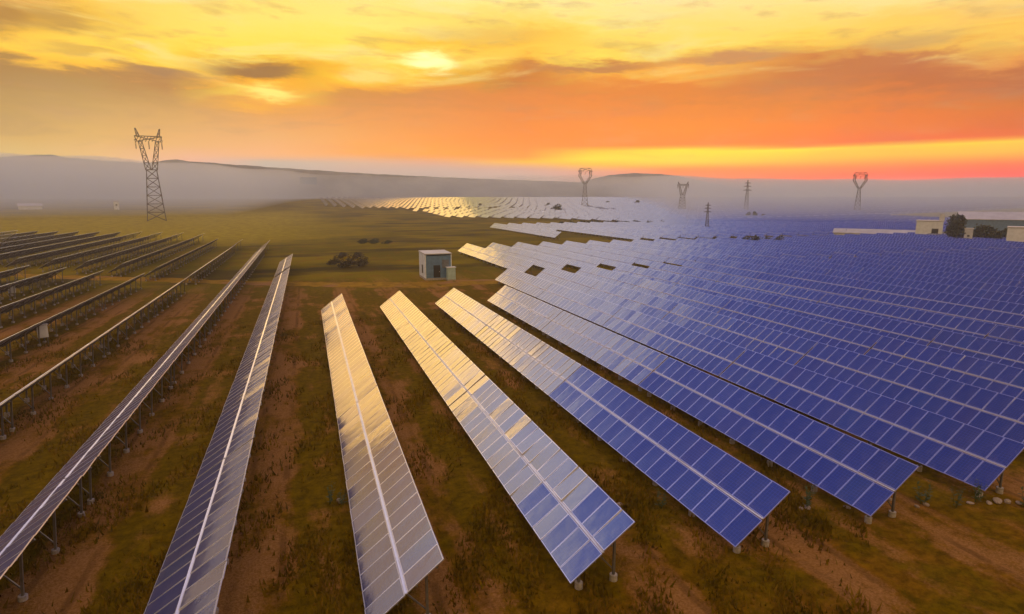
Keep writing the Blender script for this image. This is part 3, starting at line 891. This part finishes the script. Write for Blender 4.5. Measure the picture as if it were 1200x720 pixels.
def pylon(px, py, top, head, kind, label, thick):
    """head = full width of the head, top = picture height of its highest point"""
    x, y = ground_at(px, py); o = empty('transmission_tower', (x, y, gz(x, y)), -math.atan2(x, y))
    v = x * AX_L + y * AX_D + (CAM_H - gz(x, y)) * AX_N; k = v[2] / F_PX
    H = (py - top) * k; W = head * k / 2; t = thick * k
    tag(o, label, 'pylon', 'power pylons across the plain')
    if kind == 'cat':
        zw = H * 0.56
        body = MB(); lattice(body, (0, 0), (0, zw), (W * 0.68, W * 0.68), (W * 0.36, W * 0.3), 6, t); body.build('tower_body', M['tower'], o)
        b = MB()
        for s in (-1, 1): lattice(b, (s * W * 0.22, zw), (s * W * 0.60, H * 0.86), (W * 0.20, W * 0.28), (W * 0.13, W * 0.16), 4, t * 0.9)
        b.build('window_frame', M['tower'], o)
        b = MB(); lattice(b, (0, H * 0.862), (0, H * 0.92), (W * 0.86, W * 0.15), (W * 0.95, W * 0.15), 1, t)
        for i in range(8): b.bar((-W * 0.9 + i * W * 0.225, 0.15 * W, H * 0.862), (-W * 0.9 + (i + 1) * W * 0.225, 0.15 * W, H * 0.92), t * 0.7)
        for s in (-1, 1): b.bar((s * W * 0.86, 0, H * 0.89), (s * W, 0, H * 0.87), t)
        b.build('crossarm', M['tower'], o)
        for s in (-1, 1):
            b = MB(); lattice(b, (s * W * 0.72, H * 0.922), (s * W * 0.86, H), (W * 0.10, W * 0.10), (W * 0.03, W * 0.03), 2, t * 0.8); b.build('peak_horn', M['tower'], o)
        insulators(o, (-W * 0.92, 0, W * 0.92), H * 0.86, H * 0.08, t * 1.4)
    elif kind == 'cup':
        zw = H * 0.60
        body = MB(); lattice(body, (0, 0), (0, zw), (W * 0.42, W * 0.42), (W * 0.14, W * 0.14), 6, t); body.build('tower_body', M['tower'], o)
        b = MB()
        for s in (-1, 1):
            lattice(b, (s * W * 0.10, zw), (s * W * 0.72, H * 0.80), (W * 0.10, W * 0.12), (W * 0.14, W * 0.14), 2, t)
            lattice(b, (s * W * 0.72, H * 0.80), (s * W * 0.62, H * 0.94), (W * 0.14, W * 0.14), (W * 0.10, W * 0.10), 2, t)
        b.build('cup_frame', M['tower'], o)
        b = MB(); lattice(b, (0, H * 0.90), (0, H * 0.99), (W * 0.92, W * 0.12), (W * 0.66, W * 0.12), 1, t)
        for i in range(6): b.bar((-W * 0.8 + i * W * 0.267, 0, H * 0.90), (-W * 0.8 + (i + 1) * W * 0.267, 0, H * (0.99 if i % 2 == 0 else 0.90)), t * 0.7)
        b.build('crossarm', M['tower'], o)
        insulators(o, (-W * 0.5, 0, W * 0.5), H * 0.90, H * 0.07, t * 1.3)
    else:
        body = MB(); lattice(body, (0, 0), (0, H * 0.7), (W * 0.55, W * 0.55), (W * 0.2, W * 0.2), 6, t); body.build('tower_body', M['tower'], o)
        b = MB(); lattice(b, (0, H * 0.702), (0, H), (W * 0.2, W * 0.2), (W * 0.04, W * 0.04), 3, t * 0.9); b.build('mast_top', M['tower'], o)
        for q in (0.68, 0.80, 0.9):
            b = MB(); ww = W * (1.0 - (q - 0.68) * 1.2)
            b.bar((-ww, 0, H * q), (0, 0, H * (q + 0.025)), t * 0.8); b.bar((0, 0, H * (q + 0.025)), (ww, 0, H * q), t * 0.8); b.bar((-ww, 0, H * q), (ww, 0, H * q), t * 0.8)
            b.build('crossarm', M['tower'], o)
    return o


pylon(184, 259, 155, 28, 'cat', 'tall dark lattice pylon with a two-horned window head, left of the lane', 0.85)
pylon(685, 244, 198, 18, 'cup', 'hazy grey pylon with a wide cup head over the golden field', 0.45)
pylon(799, 248, 214, 13, 'cat', 'faint lattice pylon just right of the cup-headed grey pylon', 0.5)
pylon(874, 249, 212, 9, 'mast', 'faint slender pylon over the field with dark hedge at its foot', 0.5)
pylon(828, 272, 238, 8, 'mast', 'short slim mast between the two faint pylons, nearer in the field', 0.55)
pylon(1004, 250, 203, 17, 'cup', 'hazy pylon with a ring-shaped head against the orange sky', 0.55)

# ------------------------------------------------------------------ trees, bushes, weeds, stones, grass
def crown_mesh(rx, ry, h, n, leaf, base=0.0, seed=0, lobes=7):
    g = np.random.default_rng(seed); b = MB()
    C = [(g.uniform(-.55, .55) * rx, g.uniform(-.55, .55) * ry, base + h * g.uniform(.25, .8), g.uniform(.32, .55)) for _ in range(lobes)]
    for i in range(n):
        cx, cy, cz, r = C[g.integers(len(C))]
        d = g.normal(0, 1, 3); d /= np.linalg.norm(d); q = g.uniform(.45, 1.0) ** 0.5 * (1 + g.normal(0, .2))
        p = np.array([cx + d[0] * r * rx * q, cy + d[1] * r * ry * q, cz + d[2] * r * h * 0.62 * q])
        p[2] = max(p[2], 0.04 + leaf * 0.3)
        u = g.normal(0, 1, 3); u /= np.linalg.norm(u); w = np.cross(u, g.normal(0, 1, 3)); w /= np.linalg.norm(w); s = leaf * g.uniform(.6, 1.3)
        b.quad([p - u * s * .5, p + w * s * .35, p + u * s * .5, p - w * s * .35])
    return b


def tree(px, py, wpx, hpx, label, seed, m='leaf'):
    o, k = facing('tree', px, py); w, h = wpx * k / 2, hpx * k
    tag(o, label, 'tree')
    b = MB(); b.bar((0, 0, -0.3), (0.15, 0, h * 0.45), 0.42, n=8, taper=0.6)
    for a in range(5):
        q = a * 1.3 + seed; b.bar((0.12, 0, h * (0.28 + 0.04 * a)), (math.cos(q) * w * 0.6, math.sin(q) * w * 0.6, h * (0.5 + 0.08 * a)), 0.2, n=6, taper=0.4)
    b.build('trunk', M['bark'], o)
    crown_mesh(w, w, h * 0.92, 2600, 0.62, h * 0.08, seed, 10).build('crown', M[m], o)


tree(1115, 288, 25, 35, 'tall dark tree standing between the white house and the slim hut', 4)
tree(1155, 288, 34, 25, 'wide dark tree before the long pale-roofed shed', 8)
tree(1176, 287, 18, 17, 'small dark tree between the wide tree and the white block', 12)

_bush = {}


def bush(px, py, wpx, hpx, label, group=None, m='leaf', name='bush'):
    o, k = facing(name, px, py); key = (m, random.randrange(4))
    if key not in _bush: _bush[key] = crown_mesh(1, 1, 1.0, 700, 0.17, 0.0, 30 + key[1], 6).mesh('foliage', M[m])
    c = link('foliage', _bush[key], o); c.scale = (wpx * k / 2, min(wpx, hpx * 2.2) * k / 2, hpx * k * 1.1)
    b = MB(); b.bar((0, 0, -0.2), (0.05, 0, hpx * k * 0.6), 0.12, n=6, taper=0.4); b.build('stem', M['bark'], o)
    tag(o, label, 'bush', group)


for i, px in enumerate((655, 668, 679, 690, 700, 713, 722, 733, 745, 757)):
    bush(px, 266 - (i % 3) * 0.4, 12 + (i * 5) % 6, 6 + (i * 3) % 3, 'dark bush in the line of bushes along the pale field edge', 'bushes along the pale field edge')
for i, (px, py, w, h) in enumerate(((872, 290, 16, 11), (884, 290, 17, 14), (897, 290, 18, 12), (911, 290, 18, 11))):
    bush(px, py, w, h, 'dark bush of the hedge left of the tiny white cabin', 'hedge bushes left of the tiny white cabin')
for px, py, w, h in ((876, 257, 9, 7), (884, 257, 9, 8), (892, 257, 8, 6)):
    bush(px, py, w, h, 'hazy dark bush at the foot of the faint slender pylon', 'bushes at the foot of the slender pylon')
for px, py, w, h in ((943, 300, 14, 7), (957, 301, 16, 8), (971, 302, 15, 8), (982, 301, 12, 6)):
    bush(px, py, w, h, 'brownish scrub bush right of the tiny white cabin', 'scrub bushes right of the tiny white cabin', 'leaf_dry')
bush(562, 243, 7, 4, 'lone dark bush in the brightest gold part of the far field')
bush(641, 243, 7, 5, 'small dark bush at the upper left of a pair in the far field')
bush(652, 249, 17, 8, 'larger dark bush at the lower right of a pair in the far field')
bush(710, 240, 8, 4, 'faint bush right of the hazy cup-headed pylon')
bush(745, 240, 8, 5, 'faint bush midway between the cup-headed pylon and the next pylon')
for px, py, w, h in ((392, 311, 20, 8), (408, 314, 26, 11), (424, 312, 22, 9), (415, 304, 20, 8), (398, 303, 18, 7)):
    bush(px, py, w, h, 'low brown scrub bush in the dark clump left of the white hut', 'scrub clump left of the white hut', 'leaf_dry')
for px, py, w, h in ((425, 286, 16, 5), (438, 286, 18, 5), (452, 286, 14, 4)):
    bush(px, py, w, h, 'low dark bush in the short line across the middle meadow', 'bush line in the middle meadow')


def stone_mesh(seed):
    g = np.random.default_rng(seed); bm = bmesh.new(); bmesh.ops.create_icosphere(bm, subdivisions=2, radius=0.5)
    ph = g.uniform(0, 6.28, 6); sq = g.uniform(.7, 1.2, 3)
    for v in bm.verts:
        p = v.co; r = 1 + 0.18 * math.sin(4 * p.x + ph[0]) + 0.16 * math.sin(5 * p.y + ph[1]) + 0.12 * math.sin(6 * p.z + ph[2])
        v.co = Vector((p.x * r * sq[0], p.y * r * sq[1], p.z * r * 0.6))
    me = bpy.data.meshes.new('stone'); bm.to_mesh(me); bm.free(); me.materials.append(M['stone']); return me


STONES = [stone_mesh(i) for i in range(4)]
spots = [(1160, 645, .5), (1150, 650, .35), (1172, 642, .4), (1012, 668, .35), (1003, 690, .3), (936, 707, .4), (928, 712, .3), (1075, 672, .3), (1128, 653, .28), (893, 627, .3), (1040, 612, .3), (724, 668, .35), (1185, 640, .3), (980, 705, .3), (400, 630, .45), (1060, 700, .25), (640, 712, .3)]
for i, (px, py, s) in enumerate(spots):
    x, y = ground_at(px, py)
    o = link('stone', STONES[i % 4], loc=(x, y, micro(x, y) + s * 0.12)); o.scale = (s, s * random.uniform(.7, 1), s * 0.8); o.rotation_euler = (0, 0, random.uniform(0, 6))
    tag(o, 'small pale stone lying on the brown soil in the foreground', 'stone', 'pale stones on the foreground soil')


def weed_mesh(seed):
    g = np.random.default_rng(seed); b = MB()
    for st in range(5):
        a = g.uniform(0, 6.28); top = Vector((math.cos(a) * .22, math.sin(a) * .22, g.uniform(.6, 1.0)))
        foot = Vector((math.cos(a) * .04, math.sin(a) * .04, -0.05)); b.bar(foot, top, 0.014, n=5, taper=.5)
        for i in range(9):
            p = foot.lerp(top, .2 + .09 * i); q = g.uniform(0, 6.28); L = g.uniform(.12, .22) * (1.2 - i * .06)
            d = Vector((math.cos(q), math.sin(q), g.uniform(.1, .7))).normalized(); w = d.cross(Vector((0, 0, 1))).normalized() * L * .22
            b.quad([p, p + d * L * .5 + w, p + d * L, p + d * L * .5 - w])
    return b.mesh('weed', M['weed'])


WEEDS = [weed_mesh(60 + i) for i in range(3)]
for i, (px, py, s) in enumerate(((1072, 655, 1.5), (1136, 640, 1.3), (935, 690, 1.5), (1008, 668, 1.2), (850, 705, 1.2), (768, 715, 1.1), (1186, 690, 1.4), (1104, 700, 1.2), (390, 655, 1.2), (405, 662, 1.0))):
    x, y = ground_at(px, py)
    o = link('weed_plant', WEEDS[i % 3], loc=(x, y, micro(x, y))); o.scale = (s, s, s); o.rotation_euler = (0, 0, random.uniform(0, 6))
    tag(o, 'upright green weed growing on the foreground soil', 'weed', 'green weeds on the foreground soil')


def grass_cover():
    """rough grass and dead stalks, thicker in drifts, over the soil near the rows"""
    g = np.random.default_rng(5); n = 60000
    y = 9 + 66 * g.random(n * 3) ** 1.5; x = (g.random(n * 3) - 0.42) * (y * 1.75 + 8)
    d = np.sin(x * .9 + 1.7 * np.sin(y * .35)) + np.sin(y * .6 + 2.1 * np.sin(x * .4)) + .8 * np.sin(x * 2.3 - y * 1.1) + g.normal(0, .9, n * 3)
    keep = d > 0.75
    x, y = x[keep][:n], y[keep][:n]; n = len(x)
    z = np.array([micro(a, c) for a, c in zip(x, y)])
    V = np.zeros((n, 3, 3)); a = g.uniform(0, 6.28, n); L = g.uniform(.10, .34, n) * g.choice([1, 1, 1, 1.6], n); w = g.uniform(.02, .05, n) * 1.6; ln = g.uniform(0, .7, n) * L
    b2 = g.uniform(0, 6.28, n)
    V[:, 0] = np.c_[x - np.cos(a) * w, y - np.sin(a) * w, z - .02]; V[:, 1] = np.c_[x + np.cos(a) * w, y + np.sin(a) * w, z - .02]; V[:, 2] = np.c_[x + np.cos(b2) * ln, y + np.sin(b2) * ln, z + L]
    me = bpy.data.meshes.new('rough_grass'); me.from_pydata(V.reshape(-1, 3).tolist(), [], np.arange(n * 3).reshape(-1, 3).tolist())
    m = bpy.data.materials.new('rough_grass'); m.use_nodes = True; t = m.node_tree; b = t.nodes['Principled BSDF']; b.inputs['Roughness'].default_value = 0.9; b.inputs['Specular IOR Level'].default_value = 0.02
    ge = t.nodes.new('ShaderNodeNewGeometry'); P = N(t, ge.outputs['Position'])
    q = noise(t, P, 0.5, 4, 0.6); q2 = noise(t, P, 6.0, 2, 0.5)
    c = mixc(t, q.step(.35, .65), (0.125, 0.080, 0.003), (0.25, 0.145, 0.008)); c = mixc(t, q2.step(.5, .7) * .7, c, (0.070, 0.068, 0.003))
    t.links.new(c.k, b.inputs['Base Color']); me.materials.append(m)
    tag(link('rough_grass', me), 'rough olive and straw grass between the rows', 'grass', kind='stuff')


grass_cover()
